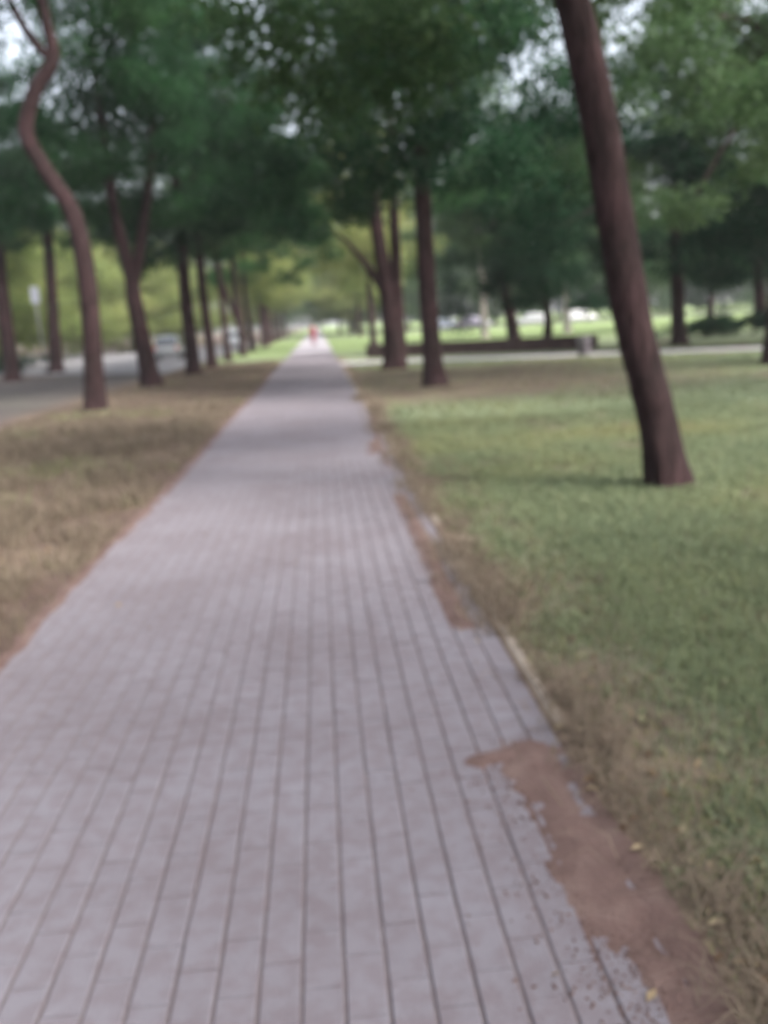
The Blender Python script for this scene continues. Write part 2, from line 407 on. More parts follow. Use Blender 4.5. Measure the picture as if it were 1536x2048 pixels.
soil_patch(gp((1150, 1540), (1250, 1700), (1360, 1880), (1460, 2060)), 0.07, 0.012, 17)
soil_patch(gp((960, 1520), (1050, 1500)), 0.075, 0.012, 8)
soil_patch(gp((745, 905), (752, 880)), 0.10, 0.012, 13)
soil_patch(gp((800, 990), (860, 1110), (900, 1200), (930, 1250)), 0.075, 0.014, 21)
soil_patch(gp((740, 830), (775, 930)), 0.05, 0.012, 29)
soil_patch([(PX0 + .02, 2.5), (PX0 - .02, 6), (PX0 + .05, 10), (PX0 + .03, 16), (PX0 + .08, 24), (PX0, 30)], 0.075, 0.011, 33)

# crumbs of soil strewn round the washed patches
cg = np.random.default_rng(77); cr_ = []
for pts, n_, sd_ in ((gp((1040, 1500), (1120, 1620), (1230, 1790), (1340, 1960), (1400, 2060)), 2600, .13), (gp((800, 990), (860, 1110), (930, 1250)), 900, .07), (gp((740, 880), (760, 910)), 250, .08)):
    pts = np.array(pts); k_ = cg.integers(0, len(pts) - 1, n_); t_ = cg.random(n_)[:, None]
    cr_.append(pts[k_] * (1 - t_) + pts[k_ + 1] * t_ + cg.normal(0, sd_, (n_, 2)))
cr_ = np.concatenate(cr_); cr_ = cr_[cr_[:, 0] < PX1 + .1]; n_ = len(cr_); rs_ = (.002 + .005 * cg.random(n_) ** 2)[:, None, None]
tet = np.array([(1, 0, -.3), (-.5, .87, -.3), (-.5, -.87, -.3), (0, 0, .8)])[None] * rs_ * (1 + .35 * cg.normal(0, 1, (n_, 4, 3)))
tet += np.c_[cr_, np.full(n_, .002)][:, None]
tag(link('soil_crumbs', mesh('soil_crumbs', tet.reshape(-1, 3), (np.array([[0, 1, 3], [1, 2, 3], [2, 0, 3]])[None] + (np.arange(n_) * 4)[:, None, None]).reshape(-1, 3), MAT['dirt'])), kind='stuff')

# ------------------------------------------------------------------ grass, straw and litter (uncountable)
def blades(pts, hgt, wid, bend, tint, name, mat, flat=None, seed=1):
    g = np.random.default_rng(seed); n = len(pts)
    a = g.random(n) * 2 * np.pi; b = g.random(n) * 2 * np.pi
    wx, wy = np.cos(a) * wid / 2, np.sin(a) * wid / 2
    bx, by = np.cos(b) * bend * hgt, np.sin(b) * bend * hgt
    v = np.zeros((n, 5, 3))
    v[:, 0] = pts + np.c_[-wx, -wy, np.zeros(n) - .005]; v[:, 1] = pts + np.c_[wx, wy, np.zeros(n) - .005]
    m = pts + np.c_[bx * .3, by * .3, hgt * .6]
    v[:, 2] = m + np.c_[wx * .8, wy * .8, np.zeros(n)]; v[:, 3] = m - np.c_[wx * .8, wy * .8, np.zeros(n)]
    v[:, 4] = pts + np.c_[bx, by, hgt * np.clip(1.05 - .35 * bend, .15, 1)]
    f = np.array([[0, 1, 2], [0, 2, 3], [3, 2, 4]])
    FF = (f[None] + (np.arange(n) * 5)[:, None, None]).reshape(-1, 3)
    return mesh(name, v.reshape(-1, 3), FF, mat, tint=np.repeat(tint, 3))
def scatter(n, x0, x1, y0, y1, g, p=1.0):
    """more per square metre near y0"""
    u = g.random(n); y = y0 * (y1 / y0) ** (u ** p)
    x = x0 + (x1 - x0) * g.random(n)
    return x, y
g = np.random.default_rng(21)
# lawn on the right
X1, Y1 = scatter(260000, 0.86, 6.5, 1.3, 14, g); X2, Y2 = scatter(120000, 0.86, 24, 8, 34, g)
X = np.r_[X1, X2]; Y = np.r_[Y1, Y2]
ga = green_amount(X, Y); cl = fbm(X * 3.5, Y * 3.5, 61)
keep = (g.random(len(X)) < np.clip(ga * 0.95 + 0.10 + 0.25 * (cl > .56), 0, 1)) & (cross_mask(X, Y) < .2)
X, Y, ga, cl = X[keep], Y[keep], ga[keep], cl[keep]
D = np.hypot(X, Y); n = len(X)
hg = (0.028 + 0.05 * g.random(n) * (0.4 + cl)) * (0.7 + 0.5 * ga); wd = 0.0035 + 0.0009 * D
dry = (1 - ga) * 0.6
tint = np.clip(-0.05 + 0.85 * fbm(X * 0.45, Y * 0.45, 71) + 0.25 * (g.random(n) - .5) + np.where(g.random(n) < dry + 0.06, 0.42, 0), 0, 1)
lg = link('lawn_grass', blades(np.c_[X, Y, ground_z(X, Y)], hg, wd, 0.3 + 0.9 * g.random(n), tint, 'lawn_grass', MAT['grass'], seed=4))
tag(lg, 'short green lawn turf with dry patches right of the path', 'grass', kind='stuff')
# tan straw along the edging on the right
n = 11000
X, Y = scatter(n, 0, 1, 1.2, 20, g); X = 0.90 + g.normal(0, 0.10, n) - 0.04 * sstep(3.5, 6, Y)
keep = g.random(n) < sstep(0.3, 0.6, fbm(X * 1.5, Y * 1.5, 81)) * np.where((X < .83) & (Y < 4.2), .12, 1.0); X, Y = X[keep], Y[keep]; n = len(X); D = np.hypot(X, Y)
hg = 0.05 + 0.13 * g.random(n) ** 2; tint = np.clip(0.72 + 0.3 * g.random(n), 0, 1)
tag(link('straw', blades(np.c_[X, Y, np.maximum(ground_z(X, Y), 0.002)], hg, 0.003 + 0.0007 * D, 0.9 + 1.2 * g.random(n), tint, 'straw', MAT['grass'], seed=6)),
    'dry tan straw lying along the concrete edging', 'straw', kind='stuff')
# dry tall grass on the left verge
X1, Y1 = scatter(90000, -6.0, -1.76, 3.0, 20, g); X2, Y2 = scatter(50000, -6.0, -1.80, 8, 45, g)
X = np.r_[X1, X2]; Y = np.r_[Y1, Y2]; cl = fbm(X * 2.2, Y * 2.2, 91); n = len(X)
edge = sstep(0, 0.7, PX0 - X)
keep = g.random(n) < (0.15 + 0.85 * sstep(0.38, 0.62, cl)) * (0.7 + 0.3 * edge)
X, Y, cl, edge = X[keep], Y[keep], cl[keep], edge[keep]; n = len(X); D = np.hypot(X, Y)
hg = (0.04 + 0.24 * g.random(n) ** 2.0 * (0.3 + cl)) * (0.7 + 0.3 * edge) * (1 - 0.5 * sstep(14, 24, Y)); 
grn = fbm(X * 0.6, Y * 0.6, 101)
tint = np.clip(np.where(g.random(n) < sstep(0.55, 0.8, grn) * .45, 0.35 + .3 * g.random(n), 0.70 + 0.28 * g.random(n)), 0, 1)
tag(link('dry_grass', blades(np.c_[X, Y, ground_z(X, Y)], hg, 0.003 + 0.0008 * D, 0.25 + 0.8 * g.random(n), tint, 'dry_grass', MAT['grass'], seed=8)),
    'thin dry grass on the brown verge left of the path', 'grass', kind='stuff')
# fallen leaves
n = 9000
X, Y = scatter(n, -6.0, 6.0, 1.5, 34, g)
on = (X > PX0) & (X < PX1); keep = ~on | (g.random(n) < 0.010 + 0.12 * (np.abs(X - PX1) < .15)); X, Y, on = X[keep], Y[keep], on[keep]; n = len(X)
keep = g.random(n) < np.where(X > 1.2, 0.35, 1.0); X, Y, on = X[keep], Y[keep], on[keep]; n = len(X)
Z = np.where(on, 0.006, ground_z(X, Y) + 0.012)
a = g.random(n) * 6.28; L = 0.012 + 0.018 * g.random(n); Wd = L * (0.35 + 0.3 * g.random(n))
v = np.zeros((n, 4, 3)); base = np.c_[X, Y, Z]
u_ = np.c_[np.cos(a) * L, np.sin(a) * L, g.normal(0, .006, n)]; w_ = np.c_[-np.sin(a) * Wd, np.cos(a) * Wd, np.abs(g.normal(0, .007, n))]
v[:, 0] = base - u_; v[:, 1] = base + w_; v[:, 2] = base + u_; v[:, 3] = base - w_ * [1, 1, -1]
ff = (np.array([[0, 1, 2], [0, 2, 3]])[None] + (np.arange(n) * 4)[:, None, None]).reshape(-1, 3)
tag(link('fallen_leaves', mesh('fallen_leaves', v.reshape(-1, 3), ff, MAT['litter'], tint=np.repeat(g.random(n), 2))),
    'small dry brown leaves scattered over the verges', 'leaves', kind='stuff')

# ------------------------------------------------------------------ trees
def tube(pts, rad, sides=12, seed=0, rough=0.06, flare=0.0, sub=5):
    """tapered wobbly tube through points, rings interpolated with Catmull-Rom"""
    P = np.array(pts, dtype=float); Rr = np.array(rad, dtype=float); n = len(P)
    out, ro = [], []
    for k in range(n - 1):
        p0, p1, p2, p3 = P[max(k - 1, 0)], P[k], P[k + 1], P[min(k + 2, n - 1)]
        for t in np.linspace(0, 1, sub, endpoint=False):
            out.append(.5 * ((2 * p1) + (-p0 + p2) * t + (2 * p0 - 5 * p1 + 4 * p2 - p3) * t * t + (-p0 + 3 * p1 - 3 * p2 + p3) * t ** 3))
            ro.append(Rr[k] * (1 - t) + Rr[k + 1] * t)
    out.append(P[-1]); ro.append(Rr[-1]); out = np.array(out); ro = np.array(ro); m = len(out)
    T = np.gradient(out, axis=0); T /= np.linalg.norm(T, axis=1)[:, None]
    ref = np.array([1.0, 0, 0]) if abs(T[0][0]) < .8 else np.array([0, 1.0, 0])
    A = np.cross(T, ref); A /= np.linalg.norm(A, axis=1)[:, None]; B = np.cross(T, A)
    th = np.linspace(0, 2 * np.pi, sides, endpoint=False)
    g_ = np.random.default_rng(seed)
    ph = g_.random(6) * 6.28
    h = np.linalg.norm(out - out[0], axis=1)
    r = ro[:, None] * (1 + rough * np.sin(3 * th[None] + ph[0] + h[:, None] * 1.1) + rough * .7 * np.sin(5 * th[None] + ph[1] - h[:, None] * .8) + rough * .6 * g_.normal(0, 1, (m, sides)) * .5)
    if flare:
        fl = np.exp(-h / 0.28)[:, None] * flare
        r = r * (1 + fl * (0.75 + 0.5 * np.sin(4 * th[None] + ph[2]) + .25 * np.sin(7 * th[None] + ph[3])))
    v = out[:, None] + A[:, None] * (r * np.cos(th))[..., None] + B[:, None] * (r * np.sin(th))[..., None]
    i = np.arange(m - 1)[:, None] * sides; j = np.arange(sides)[None]; j2 = (j + 1) % sides
    f = np.stack([i + j, i + j2, i + sides + j2, i + sides + j], -1).reshape(-1, 4)
    return v.reshape(-1, 3), f

def leaf_cloud(centres, sizes, per, leaf, seed, flat=0.55, droop=0.0, tbase=None):
    """many separate leaves in clumps; returns verts, faces, tint"""
    g_ = np.random.default_rng(seed)
    cs = np.asarray(centres); k = len(cs); per = np.broadcast_to(per, k).astype(int)
    idx = np.repeat(np.arange(k), per); n = len(idx)
    d = g_.normal(0, 1, (n, 3)); d /= np.linalg.norm(d, axis=1)[:, None]
    rr = g_.random(n) ** 0.5
    off = d * rr[:, None] * np.asarray(sizes)[idx][:, None]; off[:, 2] *= flat
    off[:, 2] -= droop * (off[:, 0] ** 2 + off[:, 1] ** 2)
    # twiggy lumps inside a clump
    p = cs[idx] + off + 0.10 * np.asarray(sizes)[idx][:, None] * np.sin(off[:, [1, 2, 0]] * 9 + idx[:, None])
    nrm = d * .6 + g_.normal(0, .6, (n, 3)) + np.array([0, 0, .7]); nrm /= np.linalg.norm(nrm, axis=1)[:, None]
    u = np.cross(nrm, g_.normal(0, 1, (n, 3))); u /= np.linalg.norm(u, axis=1)[:, None] + 1e-9
    w = np.cross(nrm, u)
    L = leaf * (0.6 + 0.8 * g_.random(n)); Wd = L * (0.45 + .2 * g_.random(n))
    v = np.zeros((n, 4, 3))
    v[:, 0] = p - u * L[:, None] * .5; v[:, 2] = p + u * L[:, None] * .5
    v[:, 1] = p + w * Wd[:, None] * .5 + nrm * (L * .12)[:, None]; v[:, 3] = p - w * Wd[:, None] * .5 + nrm * (L * .12)[:, None]
    f = (np.array([[0, 1, 2], [0, 2, 3]])[None] + (np.arange(n) * 4)[:, None, None]).reshape(-1, 3)
    tb = g_.random(k) if tbase is None else tbase
    tint = np.clip(0.72 * tb[idx] + 0.28 * g_.random(n), 0, 1)
    return v.reshape(-1, 3), f, np.repeat(tint, 2)

def crown_mesh(name, rx, rz, zc, clumps, per, leaf, seed, mat, size=(0.55, 1.0), skirt=0.0, lean=(0, 0), flat=.55, droop=.12):
    g_ = np.random.default_rng(seed)
    d = g_.normal(0, 1, (clumps, 3)); d /= np.linalg.norm(d, axis=1)[:, None]
    r = g_.random(clumps) ** 0.42
    c_ = d * r[:, None] * np.array([rx, rx, rz]); c_[:, 2] += zc
    c_[:, :2] *= (1 + .25 * np.sin(np.arctan2(d[:, 1], d[:, 0]) * 3 + seed))[:, None]
    if skirt:   # outer branches hang lower
        c_[:, 2] -= skirt * (np.hypot(c_[:, 0], c_[:, 1]) / rx) ** 2
    c_[:, 0] += lean[0]; c_[:, 1] += lean[1]
    s_ = size[0] + (size[1] - size[0]) * g_.random(clumps)
    v, f, t = leaf_cloud(c_, s_, (per * (s_ / s_.mean()) ** 2).astype(int), leaf, seed + 1, flat, droop)
    me = mesh(name, v, f, mat, tint=t)
    return me, c_

def limbs_for(top, targets, r0, seed, parent, mat, spine, nmax=7):
    """main limbs from the upper trunk out to some of the leaf clumps"""
    R2 = random.Random(seed); tg = list(range(len(targets))); R2.shuffle(tg)
    for k in tg[:nmax]:
        t = np.array(targets[k]); q = R2.uniform(.0, .75); 
        s_ = len(spine) - 1; a = spine[0] * (1 - q) + spine[-1] * q
        mid = a * .45 + t * .55 + np.array([R2.uniform(-.3, .3), R2.uniform(-.3, .3), R2.uniform(.1, .6)])
        v, f = tube([a, (a * .75 + mid * .25) + np.array([0, 0, .12]), mid, t], [r0 * .55, r0 * .42, r0 * .26, r0 * .06], 8, seed + k, .05, 0, 4)
        link('limb', mesh('limb', v, f, mat, smooth=True), parent)

CROWN = {}
def crown(key):
    if key not in CROWN:
        CROWN[key] = {
            'a': lambda: crown_mesh('crown', 3.7, 3.3, 0, 116, 300, .118, 101, MAT['leaf'], (.4, 1.0), 2.1),
            'b': lambda: crown_mesh('crown', 3.9, 3.0, 0, 114, 300, .118, 202, MAT['leaf'], (.38, 1.0), 2.2),
            'c': lambda: crown_mesh('crown', 3.4, 3.5, 0, 122, 310, .118, 303, MAT['leaf_dark'], (.42, 1.05), 2.0),
            'd': lambda: crown_mesh('crown', 3.8, 3.2, 0, 108, 280, .115, 404, MAT['leaf_soft'], (.38, .95), 2.0),
            'far': lambda: crown_mesh('crown', 4.2, 4.6, 0, 120, 170, .24, 505, MAT['leaf_soft'], (.9, 1.7), .8),
            'far2': lambda: crown_mesh('crown', 4.6, 4.2, 0, 120, 170, .24, 606, MAT['leaf'], (.9, 1.7), .8),
            'yellow': lambda: crown_mesh('crown', 4.0, 4.4, 0, 130, 170, .22, 707, MAT['leaf_sunlit'], (.8, 1.6), 1.2),
        }[key]()
    return CROWN[key]

def tree(name, label, pts, rad, crown_key, crown_at, scale, rz, seed, group=None, forks=(), bark='bark', flare=.55, nlimb=7, zs=1.0):
    """pts: trunk points (world); crown_at: centre of the crown (world); forks: further stems as (pts, rad)"""
    base = np.array(pts[0]); root = empty(name, tuple(base))
    tag(root, label, 'tree', group)
    P = [np.array(p) - base for p in pts]
    P[0] = P[0] - np.array([0, 0, .12])
    v, f = tube(P, rad, 16, seed, .045, flare)
    link('trunk', mesh('trunk', v, f, MAT[bark], smooth=True), root)
    for fp, fr in forks:
        v, f = tube([np.array(p) - base for p in fp], fr, 12, seed + 9, .045, 0)
        link('limb', mesh('limb', v, f, MAT[bark], smooth=True), root)
    me, cs = crown(crown_key)
    ca_ = np.array(crown_at) - base
    o = link('crown', me, root, tuple(ca_)); o.scale = (scale, scale, scale * zs); o.rotation_euler = (0, 0, rz)
    cr, sr = math.cos(rz), math.sin(rz)
    T = np.array([[(c_[0] * cr - c_[1] * sr) * scale + ca_[0], (c_[0] * sr + c_[1] * cr) * scale + ca_[1], c_[2] * scale * zs + ca_[2]] for c_ in cs])
    spine = [P[-2], P[-1]]
    limbs_for(P[-1], T, rad[-2] * 1.15, seed, root, MAT[bark], spine, nlimb)
    return root
def tp(Y, *px):
    """trunk line at distance Y through picture points, base on the ground"""
    p = [at(a, b, Y) for a, b in px]; p[0][2] = float(ground_z(p[0][0], p[0][1])); return p
def up(p, *steps):
    q = list(p)
    for s_ in steps: q.append(q[-1] + np.array(s_))
    return q

ROWG = None
# --- left row along the path
b = G(190, 825); Y = b[1]
p = tp(Y, (190, 825), (186, 700), (174, 560), (146, 430), (84, 330), (52, 262), (72, 180), (106, 118), (92, 40)); p = up(p, (-.1, .2, .9), (.15, .1, 1.2))
fk = [([at(104, 122, Y), at(72, 88, Y), at(40, 40, Y), at(0, -40, Y), at(-30, -120, Y)], [.11, .09, .08, .06, .03])]
tree('deciduous_tree', 'near left tree whose dark trunk bends in an S above the dry verge', p, [.235, .205, .195, .185, .165, .155, .145, .13, .11, .08, .03], 'b', (b[0] - .8, Y + .8, 11.6), 1.0, .3, 11, forks=fk)
b = G(305, 775); Y = b[1]
p = tp(Y, (305, 775), (288, 690), (268, 600), (262, 560), (240, 470), (222, 380), (205, 250)); p = up(p, (-.1, .2, 1.5), (.1, 0, 1.5))
fk = [([at(266, 580, Y), at(276, 520, Y), at(285, 460, Y), at(296, 380, Y), at(305, 250, Y), at(312, 120, Y)], [.18, .165, .15, .13, .09, .04])]
tree('deciduous_tree', 'leaning left tree whose trunk forks in a Y, second from the camera', p, [.30, .265, .25, .2, .17, .15, .12, .08, .03], 'a', (b[0] + .3, Y, 9.2), 1.2, 1.3, 12, forks=fk)
b = G(388, 750); Y = b[1]
p = tp(Y, (388, 750), (381, 680), (372, 600), (362, 480), (355, 380)); p = up(p, (-.1, .1, 1.6), (.2, 0, 1.6))
tree('deciduous_tree', 'upright dark tree third in the left row, beside the forked one', p, [.29, .25, .235, .22, .19, .11, .03], 'c', (b[0]+.7, Y, 9.4), 1.3, 2.2, 13)
b = G(425, 737); Y = b[1]
p = tp(Y, (425, 737), (418, 680), (408, 600), (398, 500), (392, 420)); p = up(p, (0, .1, 1.7), (.2, 0, 1.7))
tree('deciduous_tree', 'fourth tree of the left row, slim reddish brown trunk', p, [.25, .21, .20, .19, .16, .10, .03], 'a', (b[0] + .9, Y, 9.6), 1.35, 3.9, 14)
b = G(457, 722); Y = b[1]
p = tp(Y, (457, 722), (452, 680), (446, 620), (436, 520)); p = up(p, (0, 0, 1.8), (.2, 0, 1.8))
tree('deciduous_tree', 'fifth tree of the left row, thin straight trunk', p, [.20, .17, .16, .14, .10, .03], 'd', (b[0] + .3, Y, 9.4), 1.15, .7, 15)
b = G(487, 712); Y = b[1]
p = tp(Y, (487, 712), (482, 660), (474, 600), (464, 500)); p = up(p, (0, 0, 1.9), (.2, 0, 1.9))
fk = [([at(482, 655, Y), at(462, 610, Y), at(440, 555, Y), at(424, 500, Y), at(415, 440, Y)], [.17, .15, .13, .11, .05])]
tree('deciduous_tree', 'sixth tree of the left row, with a limb slanting to the left', p, [.24, .20, .18, .16, .10, .03], 'b', (b[0] + .2, Y, 9.4), 1.1, 4.4, 16, forks=fk)
b = G(748, 690); Y = b[1]
p = tp(Y, (748, 690), (744, 640), (738, 580)); p = up(p, (0, 0, 1.9), (-.2, 0, 2.2), (.1, 0, 2.2))
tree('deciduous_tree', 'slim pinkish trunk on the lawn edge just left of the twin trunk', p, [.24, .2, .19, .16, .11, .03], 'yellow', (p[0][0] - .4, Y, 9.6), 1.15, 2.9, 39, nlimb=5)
# unseen trees added beside and behind the camera to shade the near path
for (xk, yk, kk) in ((-5.1, 11.6, 'a'), (-5.0, 3.4, 'c'), (-5.2, -5.0, 'b'), (3.4, -9.5, 'c'), (8.0, -2.2, 'd'), (14.6, 10.6, 'a')):
    z0 = np.array([xk, yk, 0.0])
    tree('deciduous_tree', 'unseen park tree added for shade beside or behind the camera', up([z0], (-.1, 0, 2.0), (-.1, .1, 2.2), (0, 0, 2.2), (.2, 0, 2.4)), [.28, .22, .19, .14, .03],
         kk, (xk + (.4 if xk < 0 else -.2), yk, 11.2 if yk > 8 else 9.2), 1.12, yk, 170 + int(yk), 'shade trees added beside the camera', nlimb=4)
k = 0
for Yk in (66, 77, 88, 99, 111, 124, 138):
    xk = -4.8 + .25 * math.sin(Yk); k += 1
    z0 = np.array([xk, Yk, 0.0])
    tree('deciduous_tree', 'slim trunk far along the left row where the path narrows', up([z0], (-.1, 0, 1.8), (-.1, .1, 1.9), (0, 0, 2.2), (.2, 0, 2.4)), [.25, .20, .18, .13, .03],
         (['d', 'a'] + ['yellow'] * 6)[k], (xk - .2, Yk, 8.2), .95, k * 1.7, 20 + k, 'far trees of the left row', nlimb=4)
# --- right side
b = G(1340, 975); Y = b[1]
p = tp(Y, (1340, 975), (1316, 860), (1292, 760), (1262, 640), (1236, 480), (1214, 340), (1188, 190), (1160, 60), (1130, -70)); p = up(p, (-.15, .1, .9), (-.1, .2, 1.1))
tree('leaning_tree', 'nearest tree, reddish brown trunk leaning left across the lawn', p, [.178, .162, .158, .156, .152, .150, .147, .142, .13, .09, .03], 'd', (b[0] + .3, Y + 1.6, 7.6), 1.0, 5.1, 31, flare=.5)
b = G(870, 772); Y = b[1]
p = tp(Y, (870, 772), (864, 700), (857, 600), (850, 480), (843, 360), (834, 220)); p = up(p, (-.1, .1, 1.5), (-.1, 0, 1.8))
tree('deciduous_tree', 'straight reddish tree right of the path in front of the low wall', p, [.265, .225, .215, .205, .19, .16, .10, .03], 'c', (b[0] + .5, Y + .2, 8.6), 1.22, 2.7, 32)
b = G(793, 738); Y = b[1]
p = tp(Y, (790, 738), (786, 680), (776, 600), (764, 520), (752, 440), (742, 340)); p = up(p, (-.2, .1, 1.6), (-.1, 0, 1.8))
fk = [([at(800, 725, Y), at(798, 660, Y), at(794, 580, Y), at(791, 480, Y), at(786, 360, Y), at(778, 220, Y)], [.25, .2, .19, .18, .15, .07]),
      ([at(770, 590, Y), at(744, 545, Y), at(716, 510, Y), at(690, 480, Y), at(664, 462, Y)], [.15, .12, .09, .06, .025])]
tree('deciduous_tree', 'thick twin trunked tree right of the path at the end of the low wall', p, [.40, .33, .27, .24, .21, .17, .10, .03], 'a', (b[0] + .1, Y, 9.8), 1.35, 5.9, 33, forks=fk)
p = tp(46, (1030, 688), (1022, 640), (1010, 580), (998, 500)); p = up(p, (-.3, 0, 1.8), (-.1, 0, 2.0))
tree('deciduous_tree', 'dark slanting tree rising behind the low wall', p, [.36, .30, .27, .24, .15, .04], 'd', (p[0][0] - 1.0, 46, 9.0), 1.4, .9, 34, nlimb=5)
b = G(1360, 692); Y = b[1]
p = tp(Y, (1360, 692), (1357, 640), (1356, 580), (1350, 480)); p = up(p, (0, 0, 1.6), (.1, 0, 2.0))
tree('deciduous_tree', 'dark tree with a low dense crown behind the leaning trunk', p, [.32, .26, .24, .21, .14, .03], 'c', (b[0] + .5, Y, 7.4), 1.5, 3.3, 35)
b = G(1522, 652); Y = 50
p = tp(Y, (1522, 652), (1520, 600), (1518, 540), (1512, 450)); p = up(p, (0, 0, 1.6), (.1, 0, 2.4))
tree('deciduous_tree', 'dark trunk near the right edge beyond the bushes', p, [.40, .34, .30, .26, .18, .03], 'c', (p[0][0] + .5, Y, 8.2), 1.35, 1.1, 36)
b = np.array([10.95, 21.1, 0.0])
tree('deciduous_tree', 'tree at the right edge with only the side of its trunk showing', up([b], (.1, 0, 1.8), (0, .1, 2.0), (.1, 0, 2.2), (.1, 0, 2.4)), [.27, .23, .21, .15, .03], 'd', (b[0] - .6, b[1] + .2, 8.2), 1.3, 2.0, 37)
# low hanging tree between the wall and the leaning trunk
b = np.array([10.6, 41.5, 0.0])
tree('deciduous_tree', 'low spreading dark tree just behind the right end of the wall', up([b], (.1, 0, 1.3), (-.2, .1, 1.5), (.1, 0, 1.7), (-.2, 0, 1.6)), [.24, .20, .17, .12, .03], 'c', (b[0], b[1], 6.4), 1.3, .4, 38)
# pale trunks on the sunny lawn
for (px, py, lab, sc) in ((1135, 665, 'pale barked tree on the bright lawn near the right end of the wall', 1.0), (970, 675, 'pale tan barked tree on the bright lawn above the middle of the wall', .9)):
    b = G(px, py); p = tp(b[1], (px, py), (px - 3, py - 60)); p = up(p, (0, 0, 2.0), (-.2, 0, 2.5), (.2, 0, 2.6))
    tree('pale_tree', lab, p, [.26, .21, .19, .13, .03], 'far', (p[0][0], b[1], 9.2), sc, px * .1, 40 + px % 7, bark='bark_pale', nlimb=5)
# --- trees across the road on the left
R3 = random.Random(5)
def plain_tree(x, y, h, key, sc, seed, label, group, zc=None, zs=1.0, bark='bark', nl=3, name='deciduous_tree'):
    z0 = np.array([x, y, 0.0]); q = h / 4.
    return tree(name, label, up([z0], (R3.uniform(-.2, .2), 0, q), (R3.uniform(-.2, .2), 0, q), (R3.uniform(-.3, .3), 0, q), (0, 0, q)), [.30, .24, .21, .15, .04], key, (x, y, zc or h), sc, seed * 1.3, seed, group, nlimb=nl, zs=zs, bark=bark)
b = G(110, 745)
p = tp(b[1], (112, 745), (108, 660), (102, 560), (92, 450)); p = up(p, (-.2, 0, 2.0), (0, 0, 2.0))
tree('deciduous_tree', 'brown trunk standing across the road left of the bent trunk', p, [.36, .30, .28, .25, .15, .03], 'b', (p[0][0], b[1], 10.5), 1.25, .5, 51)
p = tp(40, (22, 742), (12, 650), (2, 560), (-8, 450)); p = up(p, (-.2, 0, 1.8), (0, 0, 2.0))
tree('deciduous_tree', 'dark trunk at the left picture edge beside a low shrub', p, [.34, .29, .27, .25, .15, .03], 'c', (p[0][0], 40, 9.5), 1.2, 2.5, 52)
k = 0
for (x, y, zc, sc) in ((-20, 58, 6.0, 1.25), (-27, 66, 6.6, 1.35), (-22, 78, 6.5, 1.3), (-31, 84, 7, 1.5), (-18.5, 92, 6.4, 1.3), (-26, 104, 7, 1.5), (-36, 62, 7, 1.5), (-17.5, 112, 6.6, 1.35), (-41, 80, 7.5, 1.6), (-19, 130, 7, 1.5), (-30, 132, 8, 1.7)):
    k += 1
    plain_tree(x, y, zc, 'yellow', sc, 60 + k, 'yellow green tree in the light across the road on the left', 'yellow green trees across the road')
# --- belt beyond the lawn and at the end of the path
k = 0
for (x, y, zc, sc, key) in ((5.5, 92, 8.0, 1.0, 'yellow'), (5.0, 108, 8.0, 1.0, 'yellow'), (4.6, 128, 8, 1.3, 'yellow'), (3.6, 150, 8, 1.4, 'far'), (-12, 150, 8, 1.5, 'yellow'), (7, 170, 8, 1.7, 'yellow'), (-6, 175, 8.5, 1.7, 'far'), (0.5, 190, 10.5, 1.8, 'yellow'),
                            (12, 126, 7.5, 1.4, 'far'), (19, 132, 8, 1.6, 'far2'), (27, 125, 7.5, 1.5, 'far'), (35, 130, 8, 1.6, 'far2'), (43, 124, 8, 1.6, 'far'), (52, 130, 8, 1.7, 'far2'), (61, 122, 8, 1.7, 'far'), (71, 128, 8, 1.8, 'far2'), (82, 120, 8, 1.8, 'far'),
                            (15, 150, 11, 2.0, 'far2'), (30, 152, 11, 2.1, 'far'), (47, 150, 11, 2.1, 'far2'), (64, 148, 11, 2.1, 'far'), (84, 142, 11, 2.2, 'far2'), (-12, 200, 11, 2.0, 'far2'), (12, 200, 11, 2.0, 'far2'), (-50, 120, 10, 2.0, 'far2'), (-40, 150, 10, 2.1, 'yellow'), (-60, 95, 10, 2.0, 'yellow')):
    k += 1
    lab, grp = (('distant tree beyond the road, far back on the left', 'distant trees on the left') if x < -30 else
                ('distant tree closing off the far end of the path', 'trees at the far end of the path') if x < 10 or y > 190 else
                ('taller distant tree in the back rank beyond the street', 'back rank of distant trees') if y > 140 else
                ('distant tree just behind the street beyond the bright lawn', 'distant trees along the street'))
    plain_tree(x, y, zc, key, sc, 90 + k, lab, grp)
# right side of the park, mid distance
k = 0
for (x, y, zc, sc, key) in ((22, 62, 7.5, 1.2, 'd'), (31, 70, 8, 1.3, 'a'), (24, 36, 8.0, 1.25, 'c'), (19, 28.5, 8.2, 1.15, 'b'), (38, 58, 8.5, 1.4, 'c'), (33, 44, 8.2, 1.35, 'a')):
    k += 1
    plain_tree(x, y, zc, key, sc, 140 + k, 'shady park tree standing back on the right side', 'shady trees on the right', nl=4)

